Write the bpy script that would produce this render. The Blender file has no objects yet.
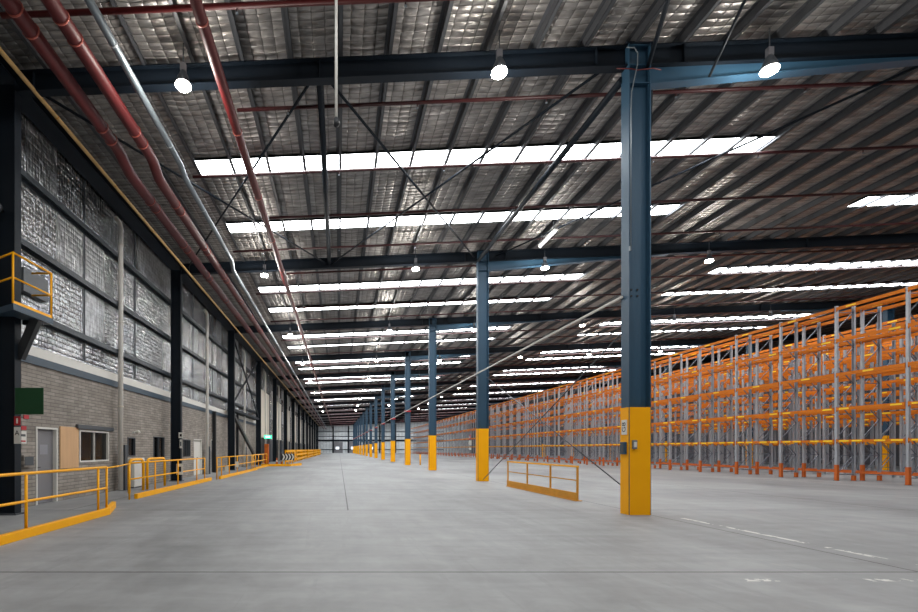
import bpy, bmesh, math, random
from mathutils import Vector, Matrix
random.seed(7)
SC = bpy.context.scene
COL = SC.collection
F = 470.0                      # focal length in pixels of the 918 wide frame
BAY = 11.2; Y1 = 10.68         # portal frame spacing and first frame
NB = 15
YEND = Y1 + BAY*NB + 0.5
YBACK = -12.2
def frame_y(k): return Y1 + BAY*k
def zb(x): return 9.98 + 0.042*x          # underside of the rafters
SLOPE = math.atan(0.042)

# ------------------------------------------------------------------ materials
def lin(h):
    h = h.lstrip('#'); out = []
    for i in (0, 2, 4):
        c = int(h[i:i+2], 16)/255.0
        out.append(c/12.92 if c <= 0.04045 else ((c+0.055)/1.055)**2.4)
    return (*out, 1.0)
def N(nt, t, **kw):
    n = nt.nodes.new(t)
    for k, v in kw.items(): setattr(n, k, v)
    return n
def M(name, hexc, rough=0.5, metal=0.0, var=0.12, scale=3.0, bump=0.0, bscale=20.0, spec=0.5, stretch=(1,1,1)):
    m = bpy.data.materials.new(name); m.use_nodes = True
    nt = m.node_tree; b = nt.nodes['Principled BSDF']
    c = lin(hexc)
    b.inputs['Roughness'].default_value = rough; b.inputs['Metallic'].default_value = metal
    b.inputs['Specular IOR Level'].default_value = spec
    tc = N(nt, 'ShaderNodeTexCoord'); mp = N(nt, 'ShaderNodeMapping'); mp.inputs['Scale'].default_value = stretch
    nt.links.new(tc.outputs['Object'], mp.inputs[0])
    no = N(nt, 'ShaderNodeTexNoise'); no.inputs['Scale'].default_value = scale; no.inputs['Detail'].default_value = 5
    nt.links.new(mp.outputs[0], no.inputs[0])
    mx = N(nt, 'ShaderNodeMix', data_type='RGBA')
    mx.inputs[6].default_value = tuple(v*(1-var) for v in c[:3])+(1,)
    mx.inputs[7].default_value = tuple(min(1, v*(1+var)) for v in c[:3])+(1,)
    nt.links.new(no.outputs[0], mx.inputs[0]); nt.links.new(mx.outputs[2], b.inputs['Base Color'])
    if bump:
        n2 = N(nt, 'ShaderNodeTexNoise'); n2.inputs['Scale'].default_value = bscale; n2.inputs['Detail'].default_value = 4
        bp = N(nt, 'ShaderNodeBump'); bp.inputs['Strength'].default_value = bump
        nt.links.new(mp.outputs[0], n2.inputs[0]); nt.links.new(n2.outputs[0], bp.inputs['Height'])
        nt.links.new(bp.outputs[0], b.inputs['Normal'])
    return m
def emis(name, hexc, strength):
    m = bpy.data.materials.new(name); m.use_nodes = True
    nt = m.node_tree; b = nt.nodes['Principled BSDF']
    b.inputs['Base Color'].default_value = lin(hexc)
    b.inputs['Emission Color'].default_value = lin(hexc); b.inputs['Emission Strength'].default_value = strength
    return m
def mth(nt, op, a, b=None, c=None):
    n = N(nt, 'ShaderNodeMath', operation=op)
    for i, v in enumerate((a, b, c)):
        if v is None: continue
        if isinstance(v, (int, float)): n.inputs[i].default_value = v
        else: nt.links.new(v, n.inputs[i])
    return n.outputs[0]

def foil(name, base, u, v, ru, rv, rough=0.38, metal=0.75, bstr=0.7, dark=0.45, su=5.0, sv=1.3, warp=.35, big=0.0, wu=.05, wv=.035, wn=.11, panel=0):
    """reinforced foil blanket: u axis carries the ripples, rv x ru wire grid"""
    m = bpy.data.materials.new(name); m.use_nodes = True
    nt = m.node_tree; b = nt.nodes['Principled BSDF']
    tc = N(nt, 'ShaderNodeTexCoord'); sp = N(nt, 'ShaderNodeSeparateXYZ')
    nt.links.new(tc.outputs['Object'], sp.inputs[0])
    U = sp.outputs['XYZ'.index(u)]; V = sp.outputs['XYZ'.index(v)]
    cb = N(nt, 'ShaderNodeCombineXYZ')
    nt.links.new(mth(nt, 'MULTIPLY', U, su), cb.inputs[0]); nt.links.new(mth(nt, 'MULTIPLY', V, sv), cb.inputs[1])
    n1 = N(nt, 'ShaderNodeTexNoise'); n1.inputs['Scale'].default_value = 1.0; n1.inputs['Detail'].default_value = 6
    nt.links.new(cb.outputs[0], n1.inputs[0])
    cb2 = N(nt, 'ShaderNodeCombineXYZ')
    nt.links.new(mth(nt, 'MULTIPLY', U, 0.55), cb2.inputs[0]); nt.links.new(mth(nt, 'MULTIPLY', V, 0.8), cb2.inputs[1])
    n2 = N(nt, 'ShaderNodeTexNoise'); n2.inputs['Scale'].default_value = 1.0; n2.inputs['Detail'].default_value = 3
    nt.links.new(cb2.outputs[0], n2.inputs[0])
    # ridge lines: pillows between wires
    uu = mth(nt, 'ADD', U, mth(nt, 'MULTIPLY', n2.outputs[0], warp))
    ru_ = mth(nt, 'ABSOLUTE', mth(nt, 'SINE', mth(nt, 'MULTIPLY', uu, math.pi/ru)))
    vv = mth(nt, 'ADD', V, mth(nt, 'MULTIPLY', n1.outputs[0], 0.05))
    rv_ = mth(nt, 'ABSOLUTE', mth(nt, 'SINE', mth(nt, 'MULTIPLY', vv, math.pi/rv)))
    hgt = mth(nt, 'ADD', mth(nt, 'MULTIPLY', mth(nt, 'POWER', ru_, 0.4), wu), mth(nt, 'MULTIPLY', mth(nt, 'POWER', rv_, 0.35), wv))
    hgt = mth(nt, 'ADD', hgt, mth(nt, 'MULTIPLY', n1.outputs[0], wn))
    if big: hgt = mth(nt, 'ADD', hgt, mth(nt, 'MULTIPLY', n2.outputs[0], big))
    bp = N(nt, 'ShaderNodeBump'); bp.inputs['Strength'].default_value = bstr; bp.inputs['Distance'].default_value = 1.0
    nt.links.new(hgt, bp.inputs['Height']); nt.links.new(bp.outputs[0], b.inputs['Normal'])
    # colour: tarnish blotches + thin wires
    c = lin(base)
    mx = N(nt, 'ShaderNodeMix', data_type='RGBA')
    mx.inputs[6].default_value = tuple(x*dark for x in c[:3])+(1,); mx.inputs[7].default_value = tuple(min(1, x*1.25) for x in c[:3])+(1,)
    rp = N(nt, 'ShaderNodeMapRange'); rp.inputs[1].default_value = 0.3; rp.inputs[2].default_value = 0.7
    nt.links.new(n1.outputs[0], rp.inputs[0]); nt.links.new(rp.outputs[0], mx.inputs[0])
    wire = mth(nt, 'MAXIMUM', mth(nt, 'LESS_THAN', rv_, 0.10), mth(nt, 'LESS_THAN', ru_, 0.10))
    m2 = N(nt, 'ShaderNodeMix', data_type='RGBA'); m2.inputs[7].default_value = tuple(x*0.3 for x in c[:3])+(1,)
    nt.links.new(mth(nt, 'MULTIPLY', wire, 0.75), m2.inputs[0]); nt.links.new(mx.outputs[2], m2.inputs[6])
    nt.links.new(m2.outputs[2], b.inputs['Base Color'])
    b.inputs['Metallic'].default_value = metal; b.inputs['Roughness'].default_value = rough
    if panel:
        wn_ = N(nt, 'ShaderNodeTexWhiteNoise', noise_dimensions='2D'); c3 = N(nt, 'ShaderNodeCombineXYZ')
        nt.links.new(mth(nt, 'FLOOR', mth(nt, 'DIVIDE', V, panel)), c3.inputs[0]); nt.links.new(mth(nt, 'FLOOR', mth(nt, 'DIVIDE', mth(nt, 'ADD', U, .1), 1.72)), c3.inputs[1])
        nt.links.new(c3.outputs[0], wn_.inputs[0])
        nt.links.new(mth(nt, 'ADD', .12, mth(nt, 'MULTIPLY', wn_.outputs[0], .2)), b.inputs['Roughness'])
    return m

def floor_material():
    m = bpy.data.materials.new('sealed_concrete'); m.use_nodes = True
    nt = m.node_tree; b = nt.nodes['Principled BSDF']
    tc = N(nt, 'ShaderNodeTexCoord'); sp = N(nt, 'ShaderNodeSeparateXYZ'); nt.links.new(tc.outputs['Object'], sp.inputs[0])
    X, Y = sp.outputs[0], sp.outputs[1]
    def noise(sx, sy, detail=5, dist=0.0):
        cb = N(nt, 'ShaderNodeCombineXYZ')
        nt.links.new(mth(nt, 'MULTIPLY', X, sx), cb.inputs[0]); nt.links.new(mth(nt, 'MULTIPLY', Y, sy), cb.inputs[1])
        n = N(nt, 'ShaderNodeTexNoise'); n.inputs['Scale'].default_value = 1; n.inputs['Detail'].default_value = detail
        n.inputs['Distortion'].default_value = dist
        nt.links.new(cb.outputs[0], n.inputs[0]); return n.outputs[0]
    big = noise(0.22, 0.12, 4, 0.6); streak = noise(2.6, 0.35, 6, 0.3); cross = noise(0.5, 3.2, 5, 0.4); fine = noise(9, 9, 6); spots = noise(1.6, 1.3, 7, 1.0)
    v = mth(nt, 'ADD', mth(nt, 'MULTIPLY', mth(nt, 'SUBTRACT', big, 0.5), 1.15), mth(nt, 'MULTIPLY', mth(nt, 'SUBTRACT', streak, 0.5), 0.30))
    v = mth(nt, 'ADD', v, mth(nt, 'MULTIPLY', mth(nt, 'SUBTRACT', fine, 0.5), 0.16))
    v = mth(nt, 'ADD', v, mth(nt, 'MULTIPLY', mth(nt, 'SUBTRACT', cross, 0.5), 0.4))
    v = mth(nt, 'ADD', v, mth(nt, 'MULTIPLY', mth(nt, 'SUBTRACT', spots, 0.5), 0.75))
    v = mth(nt, 'ADD', v, 1.0)
    # saw-cut joints
    wob = mth(nt, 'MULTIPLY', mth(nt, 'SUBTRACT', fine, 0.5), 0.012)
    jy = mth(nt, 'ABSOLUTE', mth(nt, 'SUBTRACT', mth(nt, 'PINGPONG', mth(nt, 'ADD', mth(nt, 'SUBTRACT', Y, 5.73), wob), 2.91), 0.0))
    jx = mth(nt, 'PINGPONG', mth(nt, 'ADD', mth(nt, 'SUBTRACT', X, 0.22), wob), 3.43)
    far = mth(nt, 'GREATER_THAN', mth(nt, 'ADD', mth(nt, 'GREATER_THAN', Y, 11.5), mth(nt, 'GREATER_THAN', X, 4.0)), 0.5)
    j = mth(nt, 'MAXIMUM', mth(nt, 'LESS_THAN', jy, 0.018), mth(nt, 'MULTIPLY', mth(nt, 'LESS_THAN', jx, 0.016), far))
    v = mth(nt, 'MULTIPLY', v, mth(nt, 'SUBTRACT', 1.0, mth(nt, 'MULTIPLY', j, 0.75)))
    # long black tyre marks
    tn = noise(1.1, 0.06, 6, 0.5)
    ty = mth(nt, 'MULTIPLY', mth(nt, 'LESS_THAN', mth(nt, 'ABSOLUTE', mth(nt, 'SUBTRACT', tn, 0.5)), 0.012), mth(nt, 'GREATER_THAN', spots, 0.52))
    v = mth(nt, 'MULTIPLY', v, mth(nt, 'SUBTRACT', 1.0, mth(nt, 'MULTIPLY', ty, 0.06)))
    # worn white line beside the columns, and a scuffed one across
    wl = mth(nt, 'MULTIPLY', mth(nt, 'LESS_THAN', mth(nt, 'ABSOLUTE', mth(nt, 'SUBTRACT', X, 7.45)), 0.05), mth(nt, 'GREATER_THAN', mth(nt, 'ADD', spots, mth(nt,'MULTIPLY',fine,0.5)), 0.74))
    wl = mth(nt, 'MULTIPLY', wl, mth(nt, 'LESS_THAN', Y, 10.2))
    w2 = mth(nt, 'MULTIPLY', mth(nt, 'LESS_THAN', mth(nt, 'ABSOLUTE', mth(nt, 'SUBTRACT', Y, 5.38)), 0.05), mth(nt, 'GREATER_THAN', mth(nt, 'ADD', spots, mth(nt,'MULTIPLY',fine,0.9)), 0.99))
    w2 = mth(nt, 'MULTIPLY', w2, mth(nt, 'GREATER_THAN', X, 4.6))
    wl = mth(nt, 'MAXIMUM', wl, w2)
    col = N(nt, 'ShaderNodeMix', data_type='RGBA', blend_type='MULTIPLY'); col.inputs[0].default_value = 1
    col.inputs[6].default_value = lin('#8b8c8d')
    nt.links.new(v, col.inputs[7])
    mw = N(nt, 'ShaderNodeMix', data_type='RGBA'); mw.inputs[7].default_value = lin('#dcdad4')
    nt.links.new(mth(nt, 'MULTIPLY', wl, 0.7), mw.inputs[0]); nt.links.new(col.outputs[2], mw.inputs[6])
    nt.links.new(mw.outputs[2], b.inputs['Base Color'])
    r = mth(nt, 'ADD', 0.58, mth(nt, 'MULTIPLY', mth(nt, 'SUBTRACT', spots, 0.5), 0.35))
    nt.links.new(r, b.inputs['Roughness']); b.inputs['Specular IOR Level'].default_value = 0.3
    bp = N(nt, 'ShaderNodeBump'); bp.inputs['Strength'].default_value = 0.06
    nt.links.new(fine, bp.inputs['Height']); nt.links.new(bp.outputs[0], b.inputs['Normal'])
    return m

def block_material():
    m = bpy.data.materials.new('concrete_blockwork'); m.use_nodes = True
    nt = m.node_tree; b = nt.nodes['Principled BSDF']
    tc = N(nt, 'ShaderNodeTexCoord'); sp = N(nt, 'ShaderNodeSeparateXYZ'); nt.links.new(tc.outputs['Object'], sp.inputs[0])
    cb = N(nt, 'ShaderNodeCombineXYZ'); nt.links.new(sp.outputs[1], cb.inputs[0]); nt.links.new(sp.outputs[2], cb.inputs[1])
    br = N(nt, 'ShaderNodeTexBrick'); br.inputs['Scale'].default_value = 1
    br.inputs['Brick Width'].default_value = 0.4; br.inputs['Row Height'].default_value = 0.1
    br.inputs['Mortar Size'].default_value = 0.009; br.inputs['Mortar Smooth'].default_value = 0.3
    br.inputs['Color1'].default_value = lin('#9c958d'); br.inputs['Color2'].default_value = lin('#88817a'); br.inputs['Mortar'].default_value = lin('#68635e')
    nt.links.new(cb.outputs[0], br.inputs[0])
    no = N(nt, 'ShaderNodeTexNoise'); no.inputs['Scale'].default_value = 2.2; no.inputs['Detail'].default_value = 8
    nt.links.new(tc.outputs['Object'], no.inputs[0])
    rp = N(nt, 'ShaderNodeMapRange'); rp.inputs[3].default_value = 0.65; rp.inputs[4].default_value = 1.35
    nt.links.new(no.outputs[0], rp.inputs[0])
    mx = N(nt, 'ShaderNodeMix', data_type='RGBA', blend_type='MULTIPLY'); mx.inputs[0].default_value = 1
    nt.links.new(br.outputs[0], mx.inputs[6]); nt.links.new(rp.outputs[0], mx.inputs[7]); nt.links.new(mx.outputs[2], b.inputs['Base Color'])
    b.inputs['Roughness'].default_value = 0.9
    bp = N(nt, 'ShaderNodeBump'); bp.inputs['Strength'].default_value = 0.4; bp.inputs['Distance'].default_value = 0.02; bp.invert = True
    nt.links.new(br.outputs['Fac'], bp.inputs['Height']); nt.links.new(bp.outputs[0], b.inputs['Normal'])
    return m
def skylight_material():
    m = bpy.data.materials.new('translucent_sheet'); m.use_nodes = True
    nt = m.node_tree; b = nt.nodes['Principled BSDF']
    b.inputs['Base Color'].default_value = (0.8, 0.85, 0.9, 1)
    tc = N(nt, 'ShaderNodeTexCoord'); sp = N(nt, 'ShaderNodeSeparateXYZ'); nt.links.new(tc.outputs['Object'], sp.inputs[0])
    rib = mth(nt, 'ABSOLUTE', mth(nt, 'SINE', mth(nt, 'MULTIPLY', sp.outputs[1], math.pi/0.23)))
    st = mth(nt, 'ADD', SKY_L*0.8, mth(nt, 'MULTIPLY', rib, SKY_L*0.35))
    b.inputs['Emission Color'].default_value = (0.93, 0.97, 1.0, 1)
    nt.links.new(st, b.inputs['Emission Strength'])
    return m
SKY_L = 10.5
LAMP_W = 110

m_floor = floor_material(); m_block = block_material(); m_sky = skylight_material()
m_ceil = foil('roof_foil_blanket', '#a5a19e', 'Y', 'X', 0.19, 0.28, rough=.42, metal=.7, bstr=.9, wn=.08, warp=.15)
m_wallfoil = foil('wall_foil_blanket', '#c2c5c9', 'Z', 'Y', 0.15, 0.12, rough=0.26, metal=0.95, bstr=0.85, dark=0.45, su=3.5, sv=9.0, warp=.12, big=.3, wu=.018, wv=.03, wn=.09, panel=1.35)
m_endfoil = foil('end_wall_foil', '#e4e8ec', 'Z', 'X', 0.8, 1.2, rough=0.6, metal=0.0, bstr=0.1, dark=0.85)
m_blue = M('blue_steel_paint', '#2b4a60', 0.45, 0.0, 0.10, 1.5, spec=.4)
m_navy_shade = M('navy_and_shaded_blue', '#0d1721', 0.6, 0.0, 0.15, 1.5, spec=.25)  # column blue with roof shade put in for the rafters; also plain navy parts
m_purlin = M('galvanised_purlin', '#505256', 0.45, 0.4, 0.2, 2.0)
m_girt = M('girt_steel', '#3a4148', 0.5, 0.3, 0.2, 2.0)
m_yel = M('safety_yellow', '#ffae00', 0.5, 0, 0.06, 2.0, spec=.25)
m_yelrail = M('rail_yellow', '#ffb000', 0.45, 0, 0.08, 6.0, spec=.3)
m_yelold = M('worn_yellow', '#c98a1c', 0.6, 0, 0.2, 4.0)
m_bandblue = M('slate_blue_trim', '#2c4152', 0.5, 0.0, 0.1, 1.5)
m_paper = M('faded_paper', '#93939a', 0.7)
m_red = M('red_fire_pipe', '#571315', 0.5, 0, 0.15, 2.0)
m_redd = M('red_branch_pipe', '#3c1517', 0.45, 0, 0.15, 2.0)
m_silver = M('galvanised_pipe', '#7c868d', 0.4, 0.5, 0.12, 4.0)
m_gas = M('ochre_pipe', '#cba468', 0.5, 0, 0.15, 3.0)
m_white = M('white_paint', '#d8d6d0', 0.55, 0, 0.06, 4.0)
m_cream = M('cream_sheet', '#d9d2c4', 0.6, 0, 0.06, 1.0)
m_grey = M('door_grey_paint', '#7b7a7e', 0.5, 0, 0.05, 2.0)
m_dgrey = M('dark_grey_steel', '#4b5056', 0.5, 0.2, 0.1, 3.0)
m_black = M('black_steel', '#14171b', 0.5, 0, 0.1, 3.0)
m_glass = M('dark_window_glass', '#0c0d0f', 0.15, 0, 0.1, 2.0)
m_ply = M('plywood_board', '#cfa67c', 0.7, 0, 0.12, 1.5, stretch=(1, 6, 0.8))
m_green = M('green_sign', '#07401f', 0.6, 0, 0.05, 2.0)
m_redsign = M('red_sign', '#b3202a', 0.5, 0, 0.05, 2.0)
m_upr = M('rack_upright_grey', '#a9adb4', 0.42, 0.2, 0.12, 5.0)
m_brc = M('rack_brace_grey', '#787c86', 0.45, 0.4, 0.12, 5.0)
m_org = M('rack_beam_orange', '#cf7002', 0.5, 0, 0.08, 2.0, spec=.25)
m_orgd = M('rack_guard_orange', '#c45c0e', 0.5, 0, 0.15, 5.0)
m_tag = M('yellow_shelf_tag', '#ffd21a', 0.5, 0, 0.04, 2.0)
m_dockw = M('dark_dock_wall', '#45484d', 0.7, 0, 0.15, 1.0)
m_rightw = M('far_side_cladding', '#5a5a60', 0.7, 0, 0.15, 0.6)
m_exitlit = emis('lit_exit_green', '#2fd488', 2.2)
m_exitpale = emis('lit_exit_pale', '#c8ffe4', 3.0)
m_lamp = emis('lamp_lens', '#fff1dc', 60.0)
m_tube = emis('fluorescent_tube', '#ffffff', 9.0)
m_lit = emis('daylit_opening', '#eef6ff', 1.2)

# ------------------------------------------------------------------ geometry helpers
class MB:
    def __init__(s): s.bm = bmesh.new(); s.mats = []
    def mi(s, m):
        if m not in s.mats: s.mats.append(m)
        return s.mats.index(m)
    def quadbox(s, pts, m):
        vs = [s.bm.verts.new(p) for p in pts]; k = s.mi(m)
        for f in ((0,3,2,1),(4,5,6,7),(0,1,5,4),(1,2,6,5),(2,3,7,6),(3,0,4,7)):
            fc = s.bm.faces.new([vs[i] for i in f]); fc.material_index = k
        return s
    def box(s, x0, x1, y0, y1, z0, z1, m, f=None):
        p = [(x0,y0,z0),(x1,y0,z0),(x1,y1,z0),(x0,y1,z0),(x0,y0,z1),(x1,y0,z1),(x1,y1,z1),(x0,y1,z1)]
        if f: p = [f(Vector(q)) for q in p]
        s.quadbox(p, m); return s
    def prism(s, poly, m, axis='y', a=0, b=1):
        k = s.mi(m)
        def P(u, v, w): return {'y': (u, w, v), 'x': (w, u, v), 'z': (u, v, w)}[axis]
        A = [s.bm.verts.new(P(u, v, a)) for u, v in poly]; B = [s.bm.verts.new(P(u, v, b)) for u, v in poly]
        n = len(poly)
        for f in [A[::-1], B] + [[A[i], A[(i+1)%n], B[(i+1)%n], B[i]] for i in range(n)]:
            s.bm.faces.new(f).material_index = k
        return s
    def bar(s, p, q, w, h, m):
        p = Vector(p); q = Vector(q); d = (q-p); L = d.length; d.normalize()
        up = Vector((0,0,1)) if abs(d.z) < 0.95 else Vector((0,1,0))
        r = d.cross(up).normalized(); u = r.cross(d)
        pts = [p - r*w/2 - u*h/2, p + r*w/2 - u*h/2, q + r*w/2 - u*h/2, q - r*w/2 - u*h/2]
        pts += [v + u*h for v in pts]
        s.quadbox(pts, m); return s
    def tube(s, path, rad, m, n=10, smooth=True):
        k = s.mi(m); path = [Vector(p) for p in path]; rings = []
        prev = None
        for i, p in enumerate(path):
            d = (path[min(i+1, len(path)-1)] - path[max(i-1, 0)]).normalized()
            if prev is None:
                up = Vector((0,0,1)) if abs(d.z) < 0.9 else Vector((0,1,0))
                r = d.cross(up).normalized()
            else:
                r = (prev - d*prev.dot(d)).normalized()
            prev = r; u = r.cross(d)
            rr = rad[i] if isinstance(rad, (list, tuple)) else rad
            rings.append([s.bm.verts.new(p + (r*math.cos(t) + u*math.sin(t))*rr) for t in [2*math.pi*j/n for j in range(n)]])
        for a, b in zip(rings, rings[1:]):
            for j in range(n):
                f = s.bm.faces.new([a[j], a[(j+1)%n], b[(j+1)%n], b[j]]); f.material_index = k; f.smooth = smooth
        for R in (rings[0][::-1], rings[-1]): s.bm.faces.new(R).material_index = k
        return s
    def build(s, name, parent=None, loc=(0,0,0), bevel=0):
        bmesh.ops.recalc_face_normals(s.bm, faces=s.bm.faces)
        me = bpy.data.meshes.new(name); s.bm.to_mesh(me); s.bm.free()
        for m in s.mats: me.materials.append(m)
        o = bpy.data.objects.new(name, me); COL.objects.link(o); o.location = loc
        if parent: o.parent = parent
        if bevel:
            b = o.modifiers.new('bevel', 'BEVEL'); b.width = bevel; b.segments = 2; b.limit_method = 'ANGLE'
        return o
def tag(o, label=None, cat=None, group=None, kind=None):
    if label: o['label'] = label
    if cat: o['category'] = cat
    if group: o['group'] = group
    if kind: o['kind'] = kind
    elif cat: o['kind'] = 'thing'
    return o
def thing(name, label, cat, loc=(0,0,0), group=None):
    o = bpy.data.objects.new(name, None); COL.objects.link(o); o.location = loc; o.empty_display_size = 0.2
    return tag(o, label, cat, group)
def struct(o): o['kind'] = 'structure'; return o
def kids(o): return [c for c in COL.objects if c.parent == o]
CH = {}
def dup(root, loc, label):
    if root.name not in CH:
        CH[root.name] = [(c, kids(c)) for c in kids(root)]
    r = root.copy(); COL.objects.link(r); r.location = loc; r['label'] = label
    for c, gs in CH[root.name]:
        d = c.copy(); COL.objects.link(d); d.parent = r
        for g in gs:
            e = g.copy(); COL.objects.link(e); e.parent = d
    return r
ONES = ['', 'first', 'second', 'third', 'fourth', 'fifth', 'sixth', 'seventh', 'eighth', 'ninth', 'tenth', 'eleventh', 'twelfth', 'thirteenth', 'fourteenth', 'fifteenth', 'sixteenth', 'seventeenth', 'eighteenth', 'nineteenth']
TENS = {2: 'twent', 3: 'thirt', 4: 'fort', 5: 'fift', 6: 'sixt', 7: 'sevent', 8: 'eight', 9: 'ninet'}
def nth(n):
    if n < 20: return ONES[n]
    t, u = divmod(n, 10)
    return TENS[t] + ('ieth' if u == 0 else 'y-' + ONES[u])
def ibeam_v(mb, x0, x1, y0, y1, z0, z1, m, t=0.022, tw=0.014):
    """vertical I column, web in the x-z plane"""
    ym = (y0+y1)/2
    mb.box(x0, x0+t, y0, y1, z0, z1, m); mb.box(x1-t, x1, y0, y1, z0, z1, m)
    mb.box(x0+t, x1-t, ym-tw/2, ym+tw/2, z0, z1, m); return mb

# ------------------------------------------------------------------ shell
XL, XR = -8.1, 50.0
mb = MB(); mb.box(XL-0.3, XR+0.3, YBACK-0.3, YEND+0.3, -0.25, 0, m_floor); struct(mb.build('floor'))

strips = []     # daylight strips: (y0, y1)
for k in range(-2, NB):
    if k == 0: c = (15.0, 19.1)
    elif k < 0: c = (frame_y(k)+6.0,)
    else: c = (frame_y(k)+4.6, frame_y(k)+8.5)
    for q in c:
        if q < -3: continue
        q *= .987
        strips.append((q-0.34, q+0.34))
SKX = ((-4.5, 13.4), (20.8, 38.0))
PS = 1.12
# ceiling: foil blanket sagging between the purlins, open where the daylight strips sit
bm = bmesh.new()
ys = sorted([YBACK-0.2, YEND+0.2] + [v for s in strips for v in s])
def inv(y): return any(a-1e-4 < y < b+1e-4 for a, b in strips)
xs = [XL-0.2] + [n*PS + PS*f for n in range(-8, 45) for f in (0, .25, .5, .75) if XL < n*PS + PS*f < XR] + [XR+0.2]
for sx in SKX:
    for e in sx:
        if e not in xs: xs.append(e)
xs.sort()
def ceil_z(x):
    f = (x/PS) % 1.0
    return zb(x) + 0.47 + 0.21 - 0.03*math.sin(math.pi*f)
cols = []
for y in ys: cols.append([bm.verts.new((x, y, ceil_z(x))) for x in xs])
for i in range(len(ys)-1):
    for j in range(len(xs)-1):
        xm = (xs[j]+xs[j+1])/2; ym = (ys[i]+ys[i+1])/2
        if inv(ym) and any(a < xm < b for a, b in SKX): continue
        f = bm.faces.new([cols[i][j], cols[i+1][j], cols[i+1][j+1], cols[i][j+1]]); f.smooth = True
me = bpy.data.meshes.new('ceiling'); bm.to_mesh(me); bm.free(); me.materials.append(m_ceil)
ce = bpy.data.objects.new('ceiling', me); COL.objects.link(ce); struct(ce)
# upper roof sheet (closes the roof above the blanket)
mb = MB(); mb.quadbox([(XL-.3, YBACK-.3, zb(XL)+1.0), (XR+.3, YBACK-.3, zb(XR)+1.0), (XR+.3, YEND+.3, zb(XR)+1.0), (XL-.3, YEND+.3, zb(XL)+1.0),
     (XL-.3, YBACK-.3, zb(XL)+1.05), (XR+.3, YBACK-.3, zb(XR)+1.05), (XR+.3, YEND+.3, zb(XR)+1.05), (XL-.3, YEND+.3, zb(XL)+1.05)], m_dgrey)
struct(mb.build('roof'))
# daylight strips
n_vis = [0, 0]
for side, (xa, xb) in enumerate(SKX):
    for (y0, y1) in strips:
        if xa/(y1) > 1.25 and False: continue
        mb = MB(); ya, yb = y0-0.03, y1+0.03
        z = lambda x: zb(x)+0.47+0.085
        mb.quadbox([(xa, ya, z(xa)), (xb, ya, z(xb)), (xb, yb, z(xb)), (xa, yb, z(xa)), (xa, ya, z(xa)+.015), (xb, ya, z(xb)+.015), (xb, yb, z(xb)+.015), (xa, yb, z(xa)+.015)], m_sky)
        mb.mats.append(m_white)
        mb.bm.faces.ensure_lookup_table(); bt = mb.bm.faces[0]
        for f in mb.bm.faces: f.material_index = 0 if f is bt else 1
        o = mb.build('skylight')
        vis = y0 > (13 if side == 0 else 18)
        if vis:
            n_vis[side] += 1
            lb = 'long white roof daylight strip, %s from the camera in the %s set' % (nth(n_vis[side]), ('left', 'right')[side])
        else: lb = 'long white roof daylight strip overhead, before the strips in view'
        tag(o, lb, 'skylight', 'daylight strips in the roof')

# left wall
mb = MB()
holes = [(12.55, 13.5, 0, 2.1), (14.64, 16.5, 1.08, 2.1), (18.0, 18.65, 1.22, 1.95), (20.5, 21.75, 1.1, 2.05), (24.4, 25.55, 1.1, 2.0), (26.2, 27.7, 0, 2.06), (29.7, 31.0, 0, 2.1)]
edges = sorted({YBACK, 46.0} | {v for h in holes for v in h[:2]})
for a, b in zip(edges, edges[1:]):
    h = [q for q in holes if q[0] <= (a+b)/2 <= q[1]]
    if not h: mb.box(XL-0.2, XL, a, b, 0, 3.74, m_block)
    else:
        if h[0][2] > 0: mb.box(XL-0.2, XL, a, b, 0, h[0][2], m_block)
        mb.box(XL-0.2, XL, a, b, h[0][3], 3.74, m_block)
mb.box(XL-0.3, XL-0.2, YBACK, 46, 0, 3.74, m_dockw)
mb.box(XL-0.1, XL+0.05, YBACK, 46, 3.74, 3.95, m_bandblue)
mb.box(XL-0.1, XL+0.02, YBACK, 46, 3.95, 4.22, m_white)
struct(mb.build('wall_left'))
mb = MB(); mb.box(XL-0.15, XL, YBACK, 46, 4.22, 10.3, m_wallfoil); struct(mb.build('wall_left_upper'))
mb = MB(); mb.box(XL-0.2, XL, 46, YEND, 0, 2.6, m_dockw); mb.box(XL-0.15, XL-0.02, 46, YEND, 2.6, 10.3, m_wallfoil); struct(mb.build('wall_left_dock'))
mb = MB(); mb.box(XR, XR+0.2, YBACK, YEND, 0, 12.9, m_rightw); struct(mb.build('wall_right'))
mb = MB(); mb.prism([(XL-.2, 0), (XR+.2, 0), (XR+.2, zb(XR)+1), (XL-.2, zb(XL)+1)], m_rightw, 'y', YBACK-.2, YBACK); struct(mb.build('wall_back'))
mb = MB(); mb.prism([(XL-.2, 0), (XR+.2, 0), (XR+.2, zb(XR)+1), (XL-.2, zb(XL)+1)], m_endfoil, 'y', YEND, YEND+.2); struct(mb.build('wall_end'))
for gz in (1.2, 4.4, 6.2, 8.0):
    mb = MB(); mb.box(XL, 40, YEND-.2, YEND, gz, gz+(.7 if gz == 4.4 else .22), m_navy_shade)
    tag(mb.build('wall_girt'), 'dark horizontal steel rail on the far end wall, %s from the floor' % nth({1.2:1, 4.4:2, 6.2:3, 8.0:4}[gz]), 'girt', 'rails on the far end wall')
for i, gx in enumerate((-2.2, 3.6, 9.6, 15.5, 21.5)):
    mb = MB(); mb.box(gx-.25, gx+.25, YEND-.5, YEND-.21, 0, 10.2+0.04*gx, m_navy_shade)
    tag(mb.build('end_wall_post'), 'dark steel post against the far end wall, %s from the left' % nth(i+1), 'post', 'posts of the far end wall')
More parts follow.
